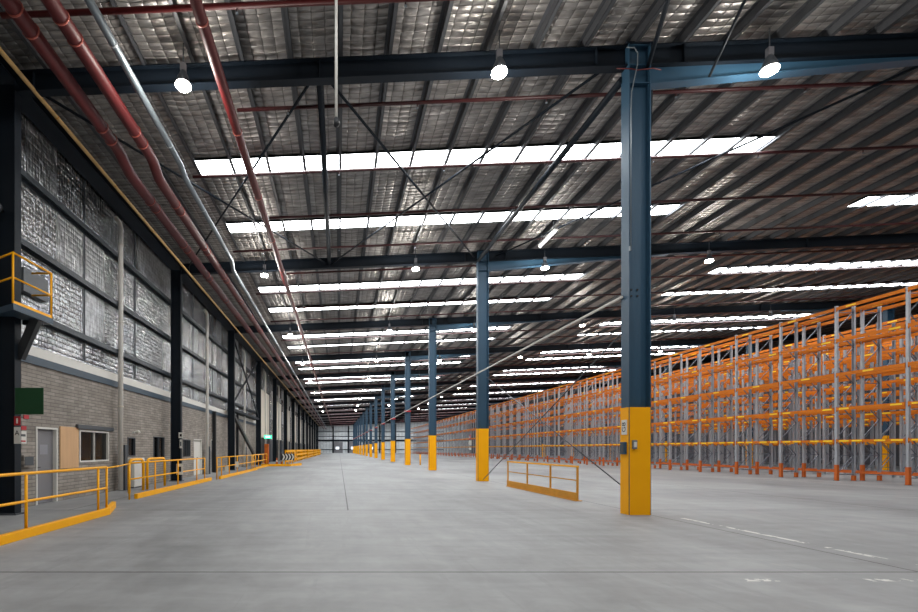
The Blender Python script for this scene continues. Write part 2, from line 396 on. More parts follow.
for i, gx in enumerate((-0.6, 5.2, 12.3)):
    t = thing('roller_door', 'grey roller door with a bright opening in the far end wall, %s from the left' % nth(i+1), 'door', (gx, YEND-.05, 0), 'roller doors in the far wall')
    MB().box(-2, 2, -.1, 0, 0, 4.2, m_grey).build('door_curtain', t)
    MB().box(-.6, .6, -.13, -.105, 1.3, 2.3, m_lit).build('bright_pane', t)

# girts on the left wall
for i, gz in enumerate((5.0, 6.72, 8.45)):
    mb = MB()
    mb.box(XL, XL+0.2, YBACK, 46.6, gz-0.01, gz, m_girt); mb.box(XL+.19, XL+0.2, YBACK, 46.6, gz-.1, gz+.06, m_girt)
    mb.box(XL, XL+0.03, YBACK, 46.6, gz-.13, gz+.1, m_girt)
    tag(mb.build('wall_girt'), 'long dark steel rail across the silver wall lining, %s' % ('lowest of three', 'middle of three', 'highest of three')[i], 'girt', 'rails on the left wall')
for i, y in enumerate((14.9, 18.6, 26.0, 30.0, 36.5, 40.6)):
    mb = MB(); mb.box(XL, XL+.03, y, y+.05, 4.3, 10.1, m_girt)
    tag(mb.build('lining_batten'), 'thin dark vertical batten on the silver wall lining, %s from the camera' % nth(i+1), 'batten', 'battens on the left wall')
# eaves beam
mb = MB(); mb.box(-7.97, -7.45, YBACK, YEND-.6, 9.98, 10.0, m_navy_shade); mb.box(-7.73, -7.70, YBACK, YEND-.6, 10.0, 10.3, m_navy_shade); mb.box(-7.97, -7.45, YBACK, YEND-.6, 10.3, 10.32, m_navy_shade)
tag(mb.build('eaves_beam'), 'long dark navy eaves beam along the top of left wall', 'beam')

# ------------------------------------------------------------------ purlins
n = 0
for i in range(-7, 44):
    x = i*PS; z0 = zb(x)+0.47
    if x < XL+.3: continue
    n += 1
    mb = MB(); f = None
    mb.box(x-.006, x+.006, YBACK, YEND-.1, z0, z0+.205, m_purlin)
    mb.box(x-.006, x+.085, YBACK, YEND-.1, z0, z0+.006, m_purlin); mb.box(x+.075, x+.085, YBACK, YEND-.1, z0, z0+.03, m_purlin)
    mb.box(x-.085, x+.006, YBACK, YEND-.1, z0+.199, z0+.205, m_purlin)
    tag(mb.build('purlin'), 'long grey roof purlin over the rafters, %s from the left wall' % nth(n), 'purlin', 'purlins under the roof')

# ------------------------------------------------------------------ rafters and columns
def rafter(x0, x1, haunch, m):
    """sloping I section, local y=0 at frame centre; returns a mesh builder"""
    mb = MB(); D = .47
    for (a, b, yw) in ((0, .02, .11), (D-.02, D, .11), (.02, D-.02, .007)):
        mb.quadbox([(x0, -yw, zb(x0)+a), (x1, -yw, zb(x1)+a), (x1, yw, zb(x1)+a), (x0, yw, zb(x0)+a),
                    (x0, -yw, zb(x0)+b), (x1, -yw, zb(x1)+b), (x1, yw, zb(x1)+b), (x0, yw, zb(x0)+b)], m)
    return mb
def haunch_part(x0, x1, dep, m, parent):
    mb = MB()
    mb.prism([(x0, zb(x0)-dep), (x1, zb(x1)-.01), (x1, zb(x1)), (x0, zb(x0))], m, 'y', -.007, .007)
    mb.quadbox([(x0, -.11, zb(x0)-dep-.02), (x1, -.11, zb(x1)-.03), (x1, .11, zb(x1)-.03), (x0, .11, zb(x0)-dep-.02),
                (x0, -.11, zb(x0)-dep), (x1, -.11, zb(x1)-.01), (x1, .11, zb(x1)-.01), (x0, .11, zb(x0)-dep)], m)
    return mb.build('haunch', parent)
def stiff(xs_, m, parent):
    for x in xs_: MB().box(x-.006, x+.006, -.1, .1, zb(x)+.02, zb(x)+.45, m).build('stiffener_plate', parent)
YM = 0.15      # frame centre behind the front flange edge
protoL = thing('roof_rafter', '', 'rafter', (0, frame_y(0)+YM, 0), 'left span rafters')
rafter(-7.45, 6.59, 0, m_navy_shade).build('rafter_beam', protoL); stiff((-7.0, -0.45, 5.9), m_navy_shade, protoL)
protoR = thing('roof_rafter', '', 'rafter', (0, frame_y(0)+YM, 0), 'right span rafters')
rafter(7.09, 38.6, 0, m_navy_shade).build('rafter_beam', protoR); haunch_part(7.09, 15.5, .42, m_blue, protoR); haunch_part(38.6, 31.5, .42, m_blue, protoR); stiff((7.9, 14.5, 22.0, 30.0), m_navy_shade, protoR)
protoF = thing('roof_rafter', '', 'rafter', (0, frame_y(0)+YM, 0), 'far right rafters')
rafter(39.1, XR, 0, m_navy_shade).build('rafter_beam', protoF)
def drift(y): return -.0104*(y-10.8)
for P, nm in ((protoL, 'left span between wall and central columns'), (protoR, 'wide span right of the central columns')):
    for k in range(-1, NB):
        lb = ('shade-darkened blue sloping steel rafter, %s in the %s' % (nth(k+1), nm)) if k >= 0 else 'shade-darkened blue sloping steel rafter overhead in the ' + nm
        if k == 0: P['label'] = lb
        else: dup(P, (drift(frame_y(k)) if P is protoR and k > 0 else 0, frame_y(k)+YM, 0), lb)
protoF['label'] = 'shade-darkened blue sloping steel rafter beyond the racks, first in the far right span'
for k in range(1, 7): dup(protoF, (0, frame_y(k)+YM, 0), 'shade-darkened blue sloping steel rafter beyond the racks, %s in the far right span' % nth(k+1))

def guard(parent, x0, x1, y0, y1, h):
    c = .035; e = .012
    mb = MB(); mb.prism([(x0-e+c, y0-e), (x1+e-c, y0-e), (x1+e, y0-e+c), (x1+e, y1+e), (x0-e, y1+e), (x0-e, y0-e+c)], m_yel, 'z', 0, h)
    return mb.build('yellow_guard', parent)
def drift(y): return -.0104*(y-10.8)     # the column row runs very slightly towards the wall
def central_column(x0, x1, k, label, group, h=None):
    t = thing('steel_column', label, 'column', (drift(frame_y(k)) if x0 < 10 else 0, frame_y(k), 0), group)
    ibeam_v(MB(), x0, x1, 0, .30, 0, zb(x1)+.47, m_blue).build('column_shaft', t)
    guard(t, x0, x1, 0, .30, 2.45)
    z = zb(x0)
    for q in (z-.42, z, z+.45): MB().box(x0+.022, x1-.022, .01, .29, q-.008, q+.008, m_blue).build('stiffener_plate', t)
    MB().box(x0-.05, x1+.05, -.02, .32, z+.468, z+.49, m_navy_shade).build('cap_plate', t)
    return t
for k in range(NB):
    t = central_column(6.59, 7.09, k, 'blue steel column with yellow base, %s in the central row from the camera' % nth(k+1), 'central row of columns')
    if k == 0:
        mb = MB()
        for bx in (6.72, 6.86):
            for bz in (5.02, 5.16): mb.tube([(bx, .13, bz), (bx, .115, bz)], .022, m_black, 8)
        mb.build('bolt_set', t)
        mb = MB(); z = zb(6.6)
        mb.tube([(6.62, -.02, 6.0), (6.62, -.02, 9.2), (6.63, -.03, 9.6), (6.75, -.05, 10.2), (6.76, -.05, 10.45), (6.68, -.05, 10.58), (6.52, -.03, 10.6)], .012, m_silver, 6)
        mb.box(6.585, 6.625, -.03, .0, 6.0, 6.1, m_silver)
        mb.build('cable_conduit', t)['label'] = 'thin grey conduit'
        mb = MB(); mb.tube([(6.3, -.02, 10.13), (6.6, -.04, 10.11), (6.75, -.04, 10.08), (6.95, -.04, 10.1), (7.1, -.04, 10.12), (7.3, -.02, 10.1)], .012, m_red, 6); mb.build('red_cable', t)['label'] = 'thin red cable'
    if k > 0:
        mb = MB(); mb.box(6.53, 6.575, .08, .20, 4.95, 5.08, m_silver); mb.build('conduit_clip', t)
        if k > 2:
            MB().box(6.56, 7.12, -.03, .33, 5.0, 5.13, m_redsign).build('red_band', t)
for k in range(1, 8):
    central_column(38.6, 39.1, k, 'blue steel column with yellow base seen through the racks, %s from the camera' % nth(k), 'columns among the racks')
for k in range(-1, NB):
    t = thing('steel_column', ('dark navy steel column against the left wall, %s from the camera' % nth(k+1)) if k >= 0 else 'dark navy steel column against left wall behind the camera', 'column', (0, frame_y(k), 0), 'left wall columns')
    ibeam_v(MB(), -7.84, -7.37, 0, .22, 0, zb(-7.4)+.2, m_navy_shade).build('column_shaft', t)
    MB().box(-7.9, -7.3, -.06, .28, 0, .03, m_dgrey).build('base_plate', t)

# roof struts and rod bracing
def rod(p, q, r, m, name, label, cat, group=None, n=8):
    return tag(MB().tube([p, q], r, m, n).build(name), label, cat, group)
for k, w in ((0, 'beyond the first rafter'), (-1, 'before the first rafter')):
    y0 = frame_y(k)+.27; y1 = frame_y(k+1)+.03
    if k == 0: rod((-.45, y0, 9.98+.2), (-.45, y1, 9.98+.2), .085, m_navy_shade, 'roof_strut', 'dark steel strut between rafters near the aisle centre, ' + w, 'strut', 'roof struts')
    if k == 0: rod((6.6, y0, 10.1), (6.5, y1, 10.3), .085, m_navy_shade, 'roof_strut', 'blue steel strut joining tops of central columns, ' + w, 'strut', 'roof struts')
    for j, (a, b, nm) in enumerate(((-7.1, -.6, 'left wall panel'), (-.3, 6.3, 'middle panel'), (7.3, 14.3, 'panel right of the columns'))):
        if k < 0: continue
        rod((a, y0, zb(a)+.2), (b, y1, zb(b)+.2), .035, m_navy_shade, 'brace_rod', 'thin dark roof brace rising rightward away, %s, %s' % (nm, w), 'brace', 'roof bracing rods')
        rod((b, y0, zb(b)+.2), (a, y1, zb(a)+.2), .035, m_navy_shade, 'brace_rod', 'thin dark roof brace running leftward away, %s, %s' % (nm, w), 'brace', 'roof bracing rods')
rod((7.07, 10.75, 10.25), (2.5, -.3, 10.2), .045, m_navy_shade, 'brace_rod', 'dark roof brace running from first central column top towards the camera', 'brace', 'roof bracing rods')
rod((8.35, 10.6, 9.9), (8.05, 8.9, 10.78), .03, m_navy_shade, 'brace_rod', 'short dark fly brace in front of the first haunch', 'brace', 'roof bracing rods')
# rods crossing in the plane of the columns
rod((6.85, 10.99, .45), (6.85, 21.85, 4.85), .016, m_dgrey, 'brace_rod', 'thin cross brace rising from first column base towards second column', 'brace', 'column cross braces')
rod((6.7, 21.85, .08), (6.7, 10.99, 4.3), .016, m_dgrey, 'brace_rod', 'thin cross brace rising from second column base towards first column', 'brace', 'column cross braces')
tag(MB().tube([(6.56, 10.9, 5.02), (6.56+drift(frame_y(14)), frame_y(14), 5.02)], .032, m_white, 8).build('conduit_pipe'), 'long pale conduit running past the central columns at mid height', 'conduit')

# ------------------------------------------------------------------ ceiling services
def coupled_pipe(name, path, r, m, label, cat, coup, ring_m, n=14):
    t = thing(name, label, cat, (path[0][0], path[0][1], path[0][2]))
    o = Vector(path[0]); P = [Vector(p)-o for p in path]
    MB().tube(P, r, m, n).build('pipe_run', t)
    for y in coup:
        yy = y - o.y
        for a, b in zip(P, P[1:]):
            if a.y <= yy <= b.y:
                f = (yy-a.y)/(b.y-a.y); c = a.lerp(b, f); d = (b-a).normalized()
                MB().tube([c-d*.015, c+d*.015], r*1.1, ring_m, n).build('coupling_ring', t)
    return t
m_ring = M('pipe_coupling', '#a8584c', 0.4, 0.2, 0.1, 3)
m_ring2 = M('conduit_coupling', '#c3c8cc', 0.35, 0.6, 0.1, 3)
cy = [5.2+3.05*i for i in range(22)]
cy2 = [y+.45 for y in cy]
coupled_pipe('fire_main_pipe', [(-5.7, YBACK, 9.24), (-5.7, 12.0, 9.24), (-5.71, 12.25, 9.22), (-5.77, 12.9, 9.1), (-5.77, 13.2, 9.08), (-5.77, YEND-1, 9.14)], .145, m_red, 'thick red fire main along the ceiling, left of the pair', 'pipe', sorted(cy+cy2), m_ring)
coupled_pipe('fire_main_pipe', [(-5.0, YBACK, 9.27), (-5.0, 12.4, 9.27), (-5.01, 12.65, 9.25), (-5.06, 13.2, 9.1), (-5.06, 13.5, 9.08), (-5.03, YEND-1, 9.14)], .14, m_red, 'thick red fire main along the ceiling, right of the pair', 'pipe', sorted([y+.2 for y in cy]+[y+.2 for y in cy2]), m_ring)
coupled_pipe('galvanised_pipe', [(-4.4, YBACK, 9.40), (-4.4, 13.0, 9.40), (-4.42, 13.5, 9.28), (-4.42, 19.3, 9.28), (-4.5, 20.0, 9.1), (-4.5, YEND-1, 9.1)], .08, m_silver, 'shiny galvanised pipe along the ceiling beside the red pair', 'pipe', [y+.9 for y in cy], m_ring2)
coupled_pipe('fire_main_pipe', [(-2.55, YBACK, 9.47), (-2.55, 14.2, 9.47), (-2.6, YEND-1, 9.44)], .11, m_red, 'single red fire pipe along the ceiling right of the galvanised pipe', 'pipe', [y+.5 for y in cy], m_ring)
coupled_pipe('ochre_pipe', [(-6.95, YBACK, 9.75), (-6.95, 9.2, 9.75), (-6.97, 9.7, 9.7), (-6.97, 40, 9.62), (-6.97, YEND-1, 9.6)], .05, m_gas, 'thin ochre pipe along the eaves of the left wall', 'pipe', [7.3, 7.9, 8.6, 11.6, 14.6, 17.6, 23.6], m_yelold)
# sprinkler branch lines
i = 0; y = 9.2
while y < YEND-3:
    if min(abs(y-(frame_y(k)+YM)) for k in range(NB)) < .2: y += .35
    i += 1; xa = -4.6 if i % 2 else -2.6; xb = 38.0
    if i == 1: xa = -6.6
    zo = .28
    t = thing('sprinkler_pipe', 'dark red sprinkler branch pipe across the roof, %s from the camera' % nth(i), 'sprinkler pipe', (0, y, 0), 'sprinkler branch pipes')
    r = .055 if i == 1 else .045
    MB().tube([(xa, 0, zb(xa)+zo), (xb, 0, zb(xb)+zo)], r, m_red if i == 1 else m_redd, 10).build('pipe_run', t)
    if i < 9:
        for j in range(10):
            x = xa+1.3+j*3.3
            mb = MB(); z = zb(x)+zo; mb.tube([(x, 0, z), (x, 0, z-.13)], .014, m_redd, 6); mb.tube([(x, 0, z-.13), (x, 0, z-.15)], .03, m_silver, 8)
            mb.build('sprinkler_head', t)
    y += 2.8

# vertical drop pole with a dark dome
t = thing('camera_pole', 'thin pale pole hanging from the roof with a dark dome at its tip', 'pole', (-.05, 8.5, 0))
MB().tube([(0, 0, 10.5), (0, 0, 7.48)], .026, m_white, 10).build('pole', t)
MB().tube([(0, 0, 7.49), (0, 0, 7.45), (0, 0, 7.39), (0, 0, 7.34), (0, 0, 7.315)], [.03, .058, .065, .045, .01], m_black, 12).build('dome', t)

# high bay lamps
def lamp_proto():
    t = thing('high_bay_lamp', '', 'lamp', (0, 0, 0), 'high bay lamps')
    mb = MB(); mb.tube([(0, 0, .46), (0, 0, .9)], .012, m_dgrey, 6); mb.build('stem', t)
    mb = MB(); mb.box(-.06, .06, -.05, .05, .28, .46, m_grey); mb.build('ballast_box', t, bevel=.01)
    mb = MB(); mb.tube([(0, 0, .3), (0, 0, .24), (0, 0, .12), (0, 0, .0)], [.05, .08, .13, .16], m_dgrey, 20); mb.build('reflector', t)
    mb = MB(); mb.tube([(0, 0, -.002), (0, 0, -.04), (0, 0, -.075), (0, 0, -.09)], [.155, .17, .14, .04], m_lamp, 20); mb.build('lens', t)
    return t
lp = lamp_proto(); first = True
LX = (-3.4, 3.5, 9.4, 16.9, 23.3, 30.0)
lname = ('left of the aisle centre', 'right of the aisle centre', 'just right of the columns', 'mid span before the racks', 'over the rack front', 'over the rear racks')
for k in range(-1, NB):
    for j, x in enumerate(LX):
        if k > 8: continue
        if k < 2 and j > 3: continue
        if x > 1.3*frame_y(k) and k >= 0: continue
        if k > 4 and j > 3: continue
        y = frame_y(k)-.42; zz = zb(x)-(.38 if x < 5 else .58)
        lb = ('bright round high bay lamp %s, %s row from the camera' % (lname[j], nth(k+1))) if k >= 0 else 'bright high bay lamp overhead behind the camera, ' + lname[j]
        if first: lp.location = (x, y, zz); lp['label'] = lb; first = False
        else: dup(lp, (x, y, zz), lb)
        if k < 4:
            L = bpy.data.lights.new('high_bay_light', 'POINT'); L.energy = LAMP_W if k >= 0 else 2.4*LAMP_W; L.color = (1, .96, .9); L.shadow_soft_size = .15
            lo = bpy.data.objects.new('high_bay_light', L); COL.objects.link(lo); lo.location = (x, y, zz-.3)
# fluorescent batten
t = thing('batten_light', 'short white fluorescent batten lit beside the first long span', 'light', (8.45, 18.3, 10.0))
MB().box(-.06, .06, 0, 1.5, .03, .1, m_white).build('batten_body', t)
MB().tube([(0, .03, 0), (0, 1.47, 0)], .03, m_tube, 10).build('tube', t)
mb = MB(); mb.tube([(0, .2, .1), (0, .2, .45)], .008, m_dgrey, 6); mb.tube([(0, 1.3, .1), (0, 1.3, .45)], .008, m_dgrey, 6); mb.build('hanger_wires', t)

# ------------------------------------------------------------------ pallet racking
RD = .9; RB = 2.8; LV = (1.88, 3.38, 5.0, 6.6, 8.1); RH = 8.25
def upr(mb, x, open_dir):
    w = .055; d = .085
    s = open_dir
    mb.box(min(x, x+s*.006), max(x, x+s*.006), -w, w, 0, RH, m_upr)
    mb.box(min(x, x+s*d), max(x, x+s*d), -w, -w+.006, 0, RH, m_upr); mb.box(min(x, x+s*d), max(x, x+s*d), w-.006, w, 0, RH, m_upr)
def guard_mb(mb, x, s, h=.75):
    mb.box(min(x-s*.008, x+s*.1), max(x-s*.008, x+s*.1), -.065, .065, 0, h, m_orgd)
    mb.box(min(x-s*.03, x+s*.12), max(x-s*.03, x+s*.12), -.08, .08, 0, .012, m_dgrey)
def bracing(mb, near):
    z = .35; side = 0
    while z < RH-.9:
        a = (.06, 0, z) if side == 0 else (RD-.06, 0, z); b = (RD-.06, 0, z+.85) if side == 0 else (.06, 0, z+.85)
        mb.bar(a, b, .035, .03, m_brc); z += .85; side ^= 1
    for z in (.3, 1.2, 4.6, RH-.3): mb.bar((.06, 0, z), (RD-.06, 0, z), .035, .03, m_brc)
def beam(mb, x, z, h): mb.box(x-.025, x+.025, .058, RB-.058, z-h/2, z+h/2, m_org); mb.box(x-.03, x+.03, .056, .062, z-.13, z+.09, m_org); mb.box(x-.03, x+.03, RB-.062, RB-.056, z-.13, z+.09, m_org)
def tags(mb, x, z, pts):
    s = -1 if x < .5 else 1
    for a in pts: mb.box(min(x, x+s*.029), max(x, x+s*.029), a, a+.42, z-.035, z+.035, m_tag)
TG = [(0.12, .75, 1.65, 2.2), (0.15, 2.2), (1.2,), (.2,), (1.9,)]
def rack_detail():
    t = thing('pallet_rack_bay', '', 'pallet rack', (0, 0, 0))
    for x, s, nm in ((0, 1, 'front'), (RD, -1, 'rear')):
        mb = MB(); upr(mb, x, s); u = mb.build('upright', t)
        mb = MB(); guard_mb(mb, x, s, .75 if s > 0 else .25); g = mb.build('upright_guard', u); g['label'] = 'orange foot guard'
    mb = MB(); bracing(mb, True); mb.build('frame_bracing', t)
    for i, z in enumerate(LV):
        h = .11 if i == 0 else .145
        for x in (-.01, RD+.01):
            mb = MB(); beam(mb, x, z, h); b = mb.build('beam', t)
            for a in TG[i]:
                mb = MB(); tags(mb, x, z, (a,)); mb.build('yellow_tag', b)
    MB().box(RD-.03, RD+.02, .06, RB-.06, .36, .45, m_orgd).build('floor_rail', t)
    return t
def rack_simple(name='pallet_rack_bay', endframe=False, plain=False):
    mb = MB()
    for x, s in ((0, 1), (RD, -1)):
        upr(mb, x, s)
        if not plain: guard_mb(mb, x, s, .75 if s > 0 else .25)
    bracing(mb, False)
    if not endframe:
        for i, z in enumerate(LV):
            for x in (-.01, RD+.01): beam(mb, x, z, .11 if i == 0 else .145); tags(mb, x, z, TG[i])
        if not plain: mb.box(RD-.03, RD+.02, .06, RB-.06, .36, .45, m_orgd)
    return mb.build(name)
det = rack_detail(); sim = rack_simple(); pln = rack_simple(plain=True); endf = rack_simple('rack_end_frame', True)
ROWS = [(23.5, 49, 14), (24.72, 49, 8), (28.7, 26, 0), (29.92, 24, 0), (33.9, 20, 0), (35.12, 18, 0), (40.2, 14, 0), (41.4, 12, 0)]
rn = ('front', 'second', 'third', 'fourth', 'fifth', 'sixth', 'seventh', 'rearmost')
used = set()
YR0 = 19.44 - RB
for r, (x, cnt, nd) in enumerate(ROWS):
    k0 = max(0, int((x/1.225 - RB - YR0)/RB))
    n = 0
    for k in range(k0, cnt):
        n += 1; y = YR0 + RB*k
        if abs(x+.45-38.85) < .2: continue
        lb = 'orange beamed pallet rack bay, %s from the near end of the %s rack row' % (nth(n), rn[r])
        src = det if n <= nd else (sim if r < 2 else pln)
        if src.name not in used:
            used.add(src.name); o = src; o.location = (x, y, 0); o['label'] = lb
            if src is not det: tag(o, lb, 'pallet rack')
        elif src is det: o = dup(src, (x, y, 0), lb)
        else: o = src.copy(); COL.objects.link(o); o.location = (x, y, 0); o['label'] = lb
        o['group'] = 'pallet rack bays'
    lb = 'grey upright frame closing the far end of the %s rack row' % rn[r]
    if r == 0: o = endf
    elif r < 2: o = endf.copy(); COL.objects.link(o)
    else: continue
    o.location = (x, YR0 + RB*cnt, 0); tag(o, lb, 'rack frame', 'rack end frames')
# signs on a rack face
t = thing('aisle_sign', 'red and white notice boards fixed on the distant rack front', 'sign', (23.4, 83.8, 0))
MB().tube([(-.06, 0, 3.6), (-.02, 0, 3.6)], .5, m_redsign, 20).build('round_sign', t)
MB().tube([(-.075, 0, 3.6), (-.061, 0, 3.6)], .25, m_white, 16).build('round_sign_centre', t)
MB().box(-.05, -.02, -.9, .9, 2.15, 3.0, m_white).build('white_board', t)
MB().box(-.05, -.02, -.7, .7, 1.35, 1.75, m_white).build('small_board', t)

# ------------------------------------------------------------------ railings
def railing(label, x, y0, posts, kerb, group='yellow railings', m=m_yelrail, top=1.08, mid=.6, kh=.15, kt=.11, rend=None, endturn=True, mk=None):
    """posts: y offsets from y0; kerb: (a,b) offsets"""
    t = thing('safety_railing', label, 'railing', (x, y0, 0), group)
    for p in posts:
        MB().tube([(0, p, 0), (0, p, top-.02)], .026, m, 12).build('post', t)
    a, b = rend or (posts[0], posts[-1])
    MB().tube([(0, a, top), (0, b, top)], .027, m, 12).build('top_rail', t)
    MB().tube([(0, a, mid), (0, b, mid)], .024, m, 12).build('mid_rail', t)
    if kerb:
        mb = MB(); mb.box(.03, .03+kt, kerb[0], kerb[1], 0, kh, mk or m)
        mb.box(.03, .05, kerb[0], kerb[1], 0, kh, mk or m); mb.build('toe_board', t, bevel=.008)
    return t
t = railing('yellow tube railing with kerb in the left foreground beside the door', -5.38, 3.4, (0, 2.3, 4.68, 7.1, 7.48), (-.5, 7.35))
MB().quadbox([(.03, 7.35, 0), (.14, 7.35, 0), (-.36, 8.7, 0), (-.47, 8.68, 0), (.03, 7.35, .15), (.14, 7.35, .15), (-.36, 8.7, .15), (-.47, 8.68, .15)], m_yelrail).build('kerb_return', t)
tag(MB().tube([(-5.40, 10.92, 1.06), (-5.8, 12.4, 1.05), (-6.18, 13.86, 1.07)], .02, m_yelrail, 10).build('gate_bar'), 'thin yellow bar bridging the walkway gap between first two railings', 'bar')
railing('yellow tube railing with kerb before the small office windows, second along', -6.2, 13.9, (0, 1.95, 4.2, 6.6, 7.8), (.25, 8.5))
railing('yellow tube railing with kerb near the double door, third along', -6.0, 23.1, (0, .9, 2.6, 4.6, 7.5, 9.3, 10.6), (.2, 10.7), rend=(0, 14.0))
railing('yellow tube railing with kerb beside the diagonal wall brace, fourth along', -6.25, 34.3, (0, 2.2, 4.4, 6.4), (0, 6.4))
MB_ = MB()
t = thing('cross_kerb', 'yellow kerb lying across the walkway beneath the chevron board', 'kerb', (-6.75, 40.8, 0))
MB().box(0, 2.6, 0, .15, 0, .2, m_yelrail).build('kerb_bar', t, bevel=.01)
MB().quadbox([(2.6, 0, 0), (2.6, .15, 0), (3.3, 2.6, 0), (3.15, 2.6, 0), (2.6, 0, .2), (2.6, .15, .2), (3.3, 2.6, .2), (3.15, 2.6, .2)], m_yelrail).build('kerb_return', t)
# chevron board
t = thing('chevron_board', 'black board with white chevrons pointing right on yellow stand', 'sign', (-5.35, 43.2, -.12))
MB().box(-.0, 1.25, 0, .04, .58, 1.2, m_black).build('board', t)
mb = MB()
for i in range(4):
    x = .12+i*.28
    mb.prism([(x, .61), (x+.13, .61), (x+.27, .89), (x+.13, 1.17), (x, 1.17), (x+.14, .89)], m_white, 'y', -.012, -.001)
mb.build('chevrons', t)
mb = MB(); mb.tube([(.15, .06, .12), (.15, .06, 1.2)], .03, m_yelrail); mb.tube([(1.1, .06, .12), (1.1, .06, 1.2)], .03, m_yelrail); mb.build('stand', t)
# dock side barriers: yellow double rail sets, one per bay
def dock_barrier(y, label):
    t = thing('dock_barrier', label, 'barrier', (-5.15, y, 0), 'dock side barriers')
    for p in (0, 2.2, 4.4, 6.6, 8.8):
        MB().box(-.06, .06, p-.06, p+.06, 0, 1.42, m_yel).build('post', t)
    for z in (.35, .85, 1.3): MB().box(.06, .12, -.1, 8.9, z-.11, z+.11, m_yel).build('rail', t)
    return t
db = dock_barrier(45.2, 'heavy yellow barrier beside the docks, first beyond the chevron board')
for i in range(1, 9): dup(db, (-5.15+.12*(i%2), 45.2+9.6*i, 0), 'heavy yellow barrier beside the docks, %s beyond the chevron board' % nth(i+1))
# low curved yellow hoop guards by the wall
def hoop(x, y0, y1, h, label):
    R = .22; P = [(x, y0, 0), (x, y0, h-R)]
    P += [(x, y0+R-R*math.cos(a), h-R+R*math.sin(a)) for a in [math.pi/2*i/5 for i in range(1, 6)]]
    P += [(x, y1-R+R*math.sin(a), h-R+R*math.cos(a)) for a in [math.pi/2*i/5 for i in range(0, 5)]]
    P += [(x, y1, h-R), (x, y1, 0)]
    return tag(MB().tube(P, .05, m_yelrail, 12).build('hoop_guard'), label, 'guard', 'yellow hoop guards')
hoop(-7.1, 15.9, 17.05, 1.13, 'yellow hoop guard before the narrow dark window, nearer of two')
hoop(-7.1, 17.4, 19.15, 1.13, 'yellow hoop guard beside the narrow dark window, farther of two')
# free-standing barrier between the columns
t = thing('floor_barrier', 'free standing worn yellow barrier between first and second columns', 'barrier', (6.86, 13.5, 0)); t.rotation_euler = (0, 0, .014)
for p in (0.02, 1.7, 3.5, 5.38): MB().box(-.02, .02, p-.03, p+.03, .22, 1.0, m_yelold).build('post', t)
MB().box(-.025, .025, -.02, 5.42, .97, 1.02, m_yelrail).build('top_rail', t)
MB().box(-.01, .01, -.0, 5.4, .58, .61, m_yelold).build('mid_rail', t)
MB().box(-.03, .01, -.02, 5.42, .01, .24, m_yelold).build('toe_board', t)
MB().box(-.07, .12, -.02, 5.42, 0, .02, m_yelold).build('foot_plate', t)
t = thing('bollard', 'thin yellow bollard standing right of the fourth column', 'bollard', (7.6, 44.0, 0))
MB().tube([(0, 0, 0), (0, 0, 1.0)], .07, m_yel, 12).build('post', t); MB().tube([(0, 0, 1.0), (0, 0, 1.06)], [.07, .03], m_black, 12).build('cap', t)

# ------------------------------------------------------------------ left wall fittings
def wall_door(n, y0, y1, h, leaves=1, m=m_grey):
    mb = MB(); f = .05
    mb.box(XL-.18, XL+.02, y0, y0+f, 0, h, m_white); mb.box(XL-.18, XL+.02, y1-f, y1, 0, h, m_white); mb.box(XL-.18, XL+.02, y0+f, y1-f, h-f, h, m_white)
    o = struct(mb.build('door_%d' % n))
    w = (y1-y0-2*f)/leaves
    for i in range(leaves):
        a = y0+f+w*i
        d = MB().box(XL-.13, XL-.09, a+.005, a+w-.005, .01, h-f, m).build('door_leaf', o)
        mb = MB(); mb.tube([(XL-.09, a+.1, 1.0), (XL-.04, a+.1, 1.0)], .015, m_black, 8); mb.bar((XL-.045, a+.1, 1.0), (XL-.045, a+.22, 1.0), .02, .02, m_black); mb.build('door_handle', d)
    return o
d1 = wall_door(1, 12.55, 13.5, 2.1)
MB().box(XL-.09, XL-.085, 12.85, 13.2, 1.35, 1.62, m_paper).build('paper_notice', d1)
wall_door(2, 26.2, 27.7, 2.06, 2, m_white); wall_door(3, 29.7, 31.0, 2.1, 2, m_navy_shade)
def wall_window(n, y0, y1, z0, z1, panes):
    f = .05 if n == 1 else .03; mb = MB(); m_white = globals()['m_white'] if n == 1 else m_dgrey
    mb.box(XL-.12, XL+.03, y0, y1, z0, z0+f, m_white); mb.box(XL-.12, XL+.03, y0, y1, z1-f, z1, m_white)
    mb.box(XL-.12, XL+.03, y0, y0+f, z0+f, z1-f, m_white); mb.box(XL-.12, XL+.03, y1-f, y1, z0+f, z1-f, m_white)
    for i in range(1, panes):
        c = y0+(y1-y0)*i/panes; mb.box(XL-.09, XL+.01, c-.012, c+.012, z0+f, z1-f, m_white)
    o = struct(mb.build('window_%d' % n))
    for i in range(panes):
        a = y0+f+(y1-y0-2*f)*i/panes; b = y0+f+(y1-y0-2*f)*(i+1)/panes
        MB().box(XL-.06, XL-.05, a, b, z0+f, z1-f, m_glass).build('pane', o)
wall_window(1, 14.64, 16.5, 1.08, 2.1, 2); wall_window(2, 18.0, 18.65, 1.22, 1.95, 1); wall_window(3, 20.5, 21.75, 1.1, 2.05, 2); wall_window(4, 24.4, 25.55, 1.1, 2.0, 4)
tag(MB().box(XL, XL+.09, 14.45, 16.75, 2.13, 2.26, m_dgrey).build('window_lintel'), 'grey steel lintel over the wide two pane window', 'lintel')
tag(MB().box(XL, XL+.03, 13.62, 14.58, .93, 2.16, m_ply).build('plywood_board'), 'pale plywood board on block wall between door and window', 'board')
t = thing('wall_cabinet', 'pale grey low cabinet against block wall behind the hoop guard', 'cabinet', (XL, 17.9, 0))
MB().box(.0, .3, 0, .95, .05, 1.15, m_white).build('body', t, bevel=.01); MB().box(.02, .28, .02, .93, 0, .05, m_dgrey).build('plinth', t); MB().box(.3, .315, .03, .92, .1, 1.1, m_white).build('door', t)
